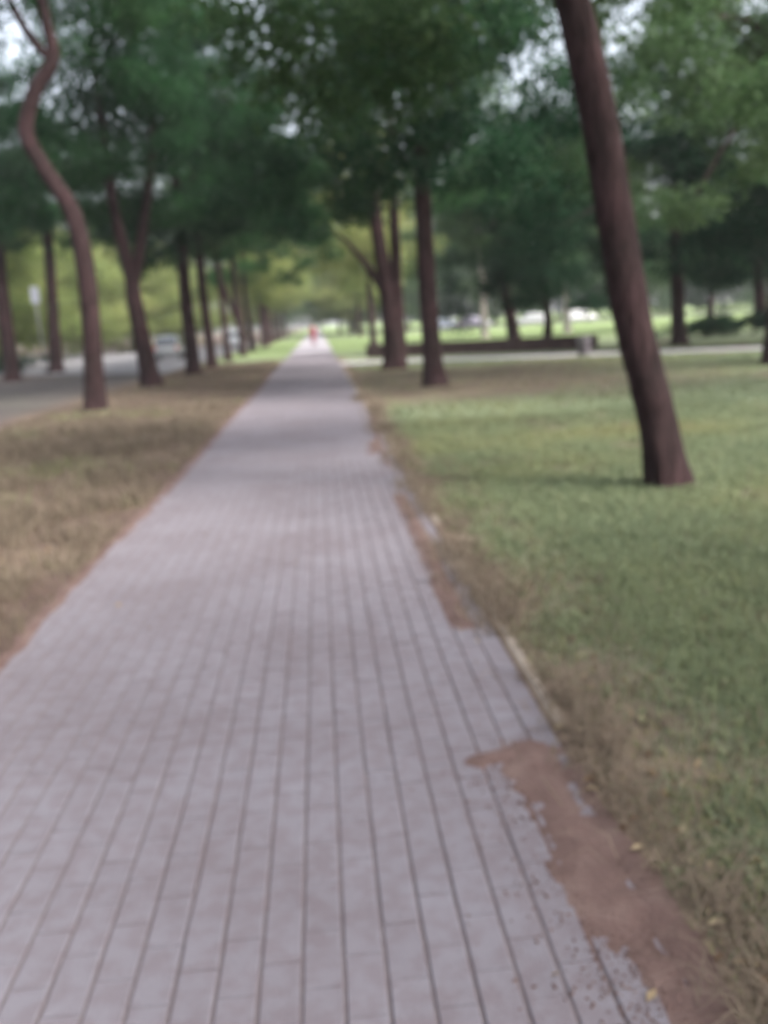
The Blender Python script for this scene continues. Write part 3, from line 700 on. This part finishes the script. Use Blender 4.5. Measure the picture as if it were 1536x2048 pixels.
# ------------------------------------------------------------------ shrubs
def shrub(label, x, y, rx, h, seed, mat='leaf_dark', group=None):
    root = empty('shrub', (x, y, 0)); tag(root, label, 'shrub', group)
    g_ = np.random.default_rng(seed); n = 22
    c_ = np.c_[g_.normal(0, rx * .5, n), g_.normal(0, rx * .35, n), h * (.25 + .6 * g_.random(n))]
    v, f, t = leaf_cloud(c_, .25 + .25 * g_.random(n), 150, .10, seed, .8)
    v[:, 2] = np.maximum(v[:, 2], .01)
    link('foliage', mesh('foliage', v, f, MAT[mat], tint=t), root)
    for q in range(5):
        v, f = tube([(0, 0, -.05), c_[q] * [.4, .4, .5], c_[q]], [.03, .022, .008], 6, q, .05, 0, 3)
        link('stem', mesh('stem', v, f, MAT['bark'], smooth=True), root)
    return root
b = G(28, 752); shrub('low dark shrub beside the road at the left edge', b[0], b[1], 1.0, 1.0, 3)
for q, (px, py, rx, h) in enumerate(((1405, 672, 1.6, .9), (1450, 668, 1.8, 1.0), (1505, 664, 1.8, 1.0))):
    b = G(px, py + 4)
    shrub(['low dark shrub just right of the dark low crowned tree', 'middle one of three low shrubs on the right', 'low shrub under the trunk near the right edge'][q], b[0], b[1], rx, h, 50 + q)

# ------------------------------------------------------------------ low wall of brown stone
MAT['wallstone'] = simple('wallstone', [(0.25, (0.0350, 0.0224, 0.0231)), (0.5, (0.0595, 0.0385, 0.0392)), (0.75, (0.0910, 0.0630, 0.0616))], 4, .95, .6, 30)
MAT['mortar'] = simple('mortar', [(0.3, (0.05, 0.04, 0.04)), (0.7, (0.09, 0.075, 0.07))], 20, .95)
A_ = np.array([2.15, 40.4]); B_ = np.array([11.15, 35.6]); Lw = np.linalg.norm(B_ - A_); wa = math.atan2(B_[1] - A_[1], B_[0] - A_[0])
wall = empty('low_wall', (A_[0], A_[1], 0), wa)
tag(wall, 'long low brown stone wall behind the side path', 'wall')
cv, cf = box_geo(Lw - .06, .30, .52, .004); link('mortar_core', mesh('mortar_core', cv + [Lw / 2, 0, .48], cf, MAT['mortar']), wall)
R4 = random.Random(9)
for rw in range(2):
    x = -.25 * rw
    while x < Lw - .05:
        w = R4.uniform(.42, .62); x0 = max(x, 0); x1 = min(x + w, Lw); x += w
        if x1 - x0 < .08: continue
        v, f = box_geo(x1 - x0 - .012, .36 + R4.uniform(-.02, .02), .236, .014)
        v = v[:, [0, 1, 2]] + [(x0 + x1) / 2, 0, .24 * (rw + 1) - .004]
        link('stone', mesh('stone', v, f, MAT['wallstone']), wall)
x = 0
while x < Lw - .02:
    w = min(1.0, Lw - x); v, f = box_geo(w - .012, .44, .085, .012)
    link('coping_stone', mesh('coping_stone', v + [x + w / 2, 0, .57 + R4.uniform(-.004, .004)], f, MAT['wallstone']), wall); x += 1.0

# ------------------------------------------------------------------ litter bin by the wall end
def lathe(profile, sides=20):
    n = len(profile); th = np.linspace(0, 2 * np.pi, sides, endpoint=False)
    v = np.array([[r * np.cos(t), r * np.sin(t), z] for r, z in profile for t in th])
    f = []
    for i in range(n - 1):
        for j in range(sides): f.append([i * sides + j, i * sides + (j + 1) % sides, (i + 1) * sides + (j + 1) % sides, (i + 1) * sides + j])
    return v, f
MAT['bin'] = simple('bin_metal', [(0.3, (0.10, 0.085, 0.105)), (0.7, (0.15, 0.13, 0.155))], 8, .5, .1, 40)
MAT['grey_metal'] = simple('grey_metal', [(0.3, (0.20, 0.20, 0.21)), (0.7, (0.28, 0.28, 0.29))], 10, .45, 0, metallic=.3)
MAT['white_paint'] = simple('white_paint', [(0.3, (0.40, 0.42, 0.50)), (0.7, (0.47, 0.49, 0.57))], 6, .5)
bb = G(1168, 712)
bn = empty('litter_bin', (bb[0], bb[1], 0.006)); tag(bn, 'squat dull purple grey litter bin before the right end of the wall', 'bin')
v, f = lathe([(.0, .06), (.19, .06), (.20, .08), (.235, .60), (.25, .62), (.25, .66), (.23, .66), (.215, .60), (.0, .58)]); link('bin_body', mesh('bin_body', v, f, MAT['bin'], True), bn)
v, f = lathe([(.0, 0), (.21, 0), (.21, .05), (.0, .065)]); link('bin_foot', mesh('bin_foot', v, f, MAT['grey_metal']), bn)
v, f = lathe([(.252, .55), (.262, .55), (.262, .575), (.252, .575)]); link('bin_band', mesh('bin_band', v, f, MAT['grey_metal']), bn)

# ------------------------------------------------------------------ sign across the road
sb = G(92, 747)
sg = empty('sign_post', (sb[0], sb[1], 0)); tag(sg, 'small white plate on a slim grey post across the road', 'sign')
h_ = at(62, 592, sb[1])[2]
v, f = lathe([(.0, -.1), (.045, -.1), (.045, h_ + .42), (.0, h_ + .44)], 10); link('post', mesh('post', v, f, MAT['grey_metal'], True), sg)
v, f = box_geo(.40, .03, .80, .006); link('plate', mesh('plate', v + [0, -.064, h_ + .43], f, MAT['white_paint']), sg)
for zz in (.2, -.2):
    v, f = box_geo(.13, .10, .04, .004); link('bracket', mesh('bracket', v + [0, .0, h_ + zz], f, MAT['grey_metal']), sg)

# ------------------------------------------------------------------ parked cars
def paint(name, c):
    m, n, l, b_ = new_mat(name); b_.inputs['Base Color'].default_value = (*c, 1); b_.inputs['Roughness'].default_value = .28; b_.inputs['Coat Weight'].default_value = .6
    no = n.new('ShaderNodeTexNoise'); no.inputs['Scale'].default_value = 3; r = ramp(n, [(.3, tuple(q * .9 for q in c)), (.7, c)]); l.new(no.outputs['Fac'], r.inputs['Fac']); l.new(r.outputs[0], b_.inputs['Base Color'])
    return m
MAT['glass'] = simple('car_glass', [(.3, (.02, .025, .03)), (.7, (.03, .035, .04))], 2, .05, spec=.8)
MAT['tyre'] = simple('tyre', [(.3, (.015, .015, .015)), (.7, (.03, .03, .03))], 20, .9)
MAT['rim'] = simple('rim', [(.3, (.4, .4, .42)), (.7, (.5, .5, .52))], 8, .35, metallic=.8)
MAT['lamp'] = simple('lamp_glass', [(.3, (.7, .7, .72)), (.7, (.8, .8, .82))], 5, .12, spec=.7)
MAT['tail'] = simple('tail_glass', [(.3, (.30, .01, .01)), (.7, (.42, .02, .02))], 5, .15, spec=.7)
def loft(st, sides=16, pw=3.2):
    """superellipse sections along x: (x, half width, z low, z high)"""
    th = np.linspace(0, 2 * np.pi, sides, endpoint=False) + np.pi / sides; v = []
    for x, w, z0, z1 in st:
        c_, s_ = np.cos(th), np.sin(th)
        v += [[x, w * np.sign(a) * abs(a) ** (2 / pw), (z0 + z1) / 2 + (z1 - z0) / 2 * np.sign(b2) * abs(b2) ** (2 / pw)] for a, b2 in zip(c_, s_)]
    f = []
    for i in range(len(st) - 1):
        for j in range(sides): f.append([i * sides + j, i * sides + (j + 1) % sides, (i + 1) * sides + (j + 1) % sides, (i + 1) * sides + j])
    f.append(list(range(sides))[::-1]); f.append([(len(st) - 1) * sides + j for j in range(sides)])
    return np.array(v), f
def car(label, x, y, rz, c, group=None):
    root = empty('parked_car', (x, y, 0.012), rz); tag(root, label, 'car', group); pm = paint('car_paint', c)
    v, f = loft([(-2.08, .62, .36, .72), (-2.0, .78, .26, .86), (-1.5, .86, .22, .94), (-.6, .88, .20, .95), (.6, .88, .20, .93), (1.3, .86, .22, .88), (1.85, .80, .25, .78), (2.08, .64, .32, .66)])
    link('body', mesh('body', v, f, pm, True), root)
    v, f = loft([(-1.75, .68, .86, .98), (-1.25, .70, .86, 1.38), (-.7, .69, .86, 1.47), (.1, .69, .86, 1.47), (.55, .70, .86, 1.36), (1.15, .72, .84, .93)], pw=4)
    cab = link('cabin', mesh('cabin', v, f, pm, True), root)
    for s_ in (-1, 1):
        for (xa, xb, xc, xd) in ((-1.35, -.52, -.52, -1.10), (-.42, .86, .38, -.42)):
            yb, yt = s_ * .725, s_ * .62
            link('window', mesh('window', [(xa, yb, .95), (xb, yb, .95), (xc, yt, 1.37), (xd, yt, 1.37)], [[0, 1, 2, 3] if s_ < 0 else [3, 2, 1, 0]], MAT['glass']), cab)
        link('headlight', mesh('headlight', *loft([(1.84, .10, .56, .70), (2.0, .10, .55, .68), (2.07, .05, .58, .65)], 10), MAT['lamp'], True), root, (0, s_ * .56, 0))
        link('tail_light', mesh('tail_light', *loft([(-2.06, .06, .66, .80), (-2.0, .10, .64, .84), (-1.9, .09, .66, .84)], 10), MAT['tail'], True), root, (0, s_ * .66, 0))
        for xw in (-1.28, 1.30):
            wh = empty('wheel', (xw, s_ * .80, .31)); wh.parent = root; wh.rotation_euler = (math.pi / 2, 0, 0)
            v, f = lathe([(.19, -.10), (.29, -.10), (.31, -.07), (.31, .07), (.29, .10), (.19, .10)], 22); link('tyre', mesh('tyre', v, f, MAT['tyre'], True), wh)
            v, f = lathe([(.0, -.085), (.05, -.09), (.07, -.06), (.17, -.085), (.195, -.09), (.195, .09), (.17, .085), (.07, .06), (.05, .09), (.0, .085)], 22); link('rim', mesh('rim', v, f, MAT['rim'], False), wh)
    link('windscreen', mesh('windscreen', [(.62, -.60, 1.365), (1.17, -.66, .945), (1.17, .66, .945), (.62, .60, 1.365)], [[0, 1, 2, 3]], MAT['glass']), cab)
    link('rear_window', mesh('rear_window', [(-1.32, .58, 1.36), (-1.78, .62, 1.0), (-1.78, -.62, 1.0), (-1.32, -.58, 1.36)], [[0, 1, 2, 3]], MAT['glass']), cab)
    return root
CARG = None
a_ = at(484, 672, 86); car('silver car parked beyond the left row, by its sixth trunk', a_[0] - .6, 86, math.radians(-86), (.30, .31, .33))
a_ = at(338, 690, 58); car('light grey car parked across the road, seen past the forked trunk', a_[0], 58, math.radians(93), (.20, .21, .22))
for (px, lab, c) in ((882, 'pale blue car on the far street just right of the straight trunk', (.24, .27, .34)), (948, 'dull violet car second from the left on the far street', (.22, .20, .27)),
                     (1062, 'light grey car on the far street right of the slanting tree', (.30, .31, .32)), (1160, 'white car on the far street beside the pale trunk', (.48, .48, .49))):
    a_ = at(px, 640, 112.2); car(lab, a_[0], 112.2, math.radians(180 if px % 4 else 0), c)

# ------------------------------------------------------------------ walker on the path
MAT['skin'] = simple('skin', [(.3, (.42, .25, .18)), (.7, (.50, .31, .23))], 10, .6)
MAT['pink_cloth'] = simple('pink_cloth', [(.3, (.55, .09, .13)), (.7, (.66, .14, .19))], 12, .9, .2, 60)
MAT['trouser'] = simple('trouser_cloth', [(.3, (.45, .22, .26)), (.7, (.55, .28, .32))], 12, .9)
MAT['hair'] = simple('hair', [(.3, (.03, .02, .015)), (.7, (.06, .04, .03))], 30, .6)
MAT['shoe'] = simple('shoe', [(.3, (.5, .5, .5)), (.7, (.65, .65, .65))], 20, .7)
pb = G(628, 693)
per = empty('person', (pb[0], pb[1], 0.003), math.radians(180)); tag(per, 'walker in a pink red coat far down the path', 'person')
J = [((0, 0, .94), .13, -1), ((0, .01, 1.12), .115, 0), ((0, .0, 1.32), .14, 1), ((0, -.01, 1.44), .07, 2), ((0, .01, 1.50), .05, 3), ((0, .02, 1.57), .075, 4), ((0, .02, 1.66), .08, 5), ((0, .01, 1.70), .05, 6)]
for s_ in (-1, 1):
    k = len(J); st = s_ * .16
    J += [((s_ * .09, .0, .88), .088, 0), ((s_ * .095, st * .6 + .03, .48), .058, k), ((s_ * .095, st * 1.6 - .05, .10), .038, k + 1), ((s_ * .10, st * 1.6 - .03, .03), .034, k + 2), ((s_ * .11, st * 1.6 + .11, .025), .026, k + 3)]
    k = len(J)
    J += [((s_ * .17, 0, 1.40), .055, 2), ((s_ * .215, -st * .5, 1.13), .040, k), ((s_ * .21, -st * 1.0 + .06, .90), .028, k + 1), ((s_ * .205, -st * 1.1 + .08, .84), .026, k + 2)]
    h0 = len(J) - 1
    for q in range(4):
        hx = s_ * .205; hy = -st * 1.1 + .055 + q * .018
        k = len(J); J += [((hx, hy + .003, .785 - .004 * abs(q - 1.5)), .0095, h0), ((hx - s_ * .012, hy + .006, .752 + .006 * abs(q - 1.5)), .0085, k)]
    k = len(J); J += [((hx - s_ * .02, -st * 1.1 + .115, .82), .0095, h0), ((hx - s_ * .028, -st * 1.1 + .125, .785), .0085, k)]
bm_ = bpy.data.meshes.new('body'); bm_.from_pydata([j[0] for j in J], [(i, j[2]) for i, j in enumerate(J) if j[2] >= 0], []); bm_.update()
bo = link('body', bm_, per)
sk = bo.modifiers.new('skin', 'SKIN'); sk.use_smooth_shade = True
for i, j in enumerate(J): bm_.skin_vertices[0].data[i].radius = (j[1], j[1])
bm_.skin_vertices[0].data[0].use_root = True
su = bo.modifiers.new('sub', 'SUBSURF'); su.levels = 1; su.render_levels = 1
bm_.materials.append(MAT['skin'])
v, f = lathe([(.215, .58), (.205, .75), (.18, .95), (.165, 1.10), (.19, 1.30), (.185, 1.40), (.10, 1.475), (.062, 1.50)], 18); v[:, 1] *= .72
link('coat', mesh('coat', v, f, MAT['pink_cloth'], True), per)
for s_ in (-1, 1):
    st = s_ * .16
    v, f = tube([(s_ * .165, 0, 1.42), (s_ * .222, -st * .5, 1.13), (s_ * .212, -st + .06, .90)], [.075, .062, .048], 10, 3, .03, 0, 4); link('sleeve', mesh('sleeve', v, f, MAT['pink_cloth'], True), per)
    v, f = tube([(s_ * .09, 0, .92), (s_ * .095, st * .6 + .03, .48), (s_ * .095, st * 1.6 - .05, .09)], [.105, .078, .062], 10, 4, .03, 0, 4); link('trouser_leg', mesh('trouser_leg', v, f, MAT['trouser'], True), per)
    v, f = tube([(s_ * .097, st * 1.6 - .10, .045), (s_ * .10, st * 1.6 - .02, .05), (s_ * .11, st * 1.6 + .08, .04), (s_ * .112, st * 1.6 + .15, .03)], [.03, .046, .044, .02], 10, 5, .02, 0, 3); link('shoe', mesh('shoe', v, f, MAT['shoe'], True), per)
hv, hf = lathe([(.0, 1.785), (.05, 1.775), (.092, 1.73), (.104, 1.66), (.10, 1.58), (.08, 1.50)], 16); hv[:, 1] = hv[:, 1] * 1.05 - .012
hk = [q for q in hf if not (np.mean(hv[q][:, 1]) > .035 and np.mean(hv[q][:, 2]) < 1.715)]
link('hair', mesh('hair', hv, hk, MAT['hair'], True), per)
v, f = tube([(0, .09, 1.64), (0, .112, 1.61), (0, .105, 1.595)], [.008, .016, .014], 8, 1, 0, 0, 3); link('nose', mesh('nose', v, f, MAT['skin'], True), per)
for s_ in (-1, 1):
    v, f = lathe([(.0, -.010), (.010, -.006), (.012, 0), (.010, .006), (.0, .010)], 8); link('eye', mesh('eye', v, f, MAT['hair'], True), per, (s_ * .034, .088, 1.645))
v, f = lathe([(.0, -.006), (.022, -.003), (.022, .003), (.0, .006)], 8); v[:, 1] *= .5; link('mouth', mesh('mouth', v, f, MAT['pink_cloth'], True), per, (0, .088, 1.565))

# ------------------------------------------------------------------ thin milky air under the trees
hz = mesh('haze', np.array([(x, y, z) for x in (-915, 915) for y in (-315, 1515) for z in (-1.2, 27)]), np.array([[0, 1, 3, 2], [4, 6, 7, 5], [0, 4, 5, 1], [2, 3, 7, 6], [0, 2, 6, 4], [1, 5, 7, 3]]))
hm = bpy.data.materials.new('haze'); hm.use_nodes = True
hn = hm.node_tree.nodes; hn.remove(hn['Principled BSDF'])
pvn = hn.new('ShaderNodeVolumePrincipled'); pvn.inputs['Color'].default_value = (.93, .95, 1, 1); pvn.inputs['Density'].default_value = 0.00045
hm.node_tree.links.new(pvn.outputs[0], hn['Material Output'].inputs['Volume']); hz.materials.append(hm)
tag(link('haze', hz), kind='stuff')
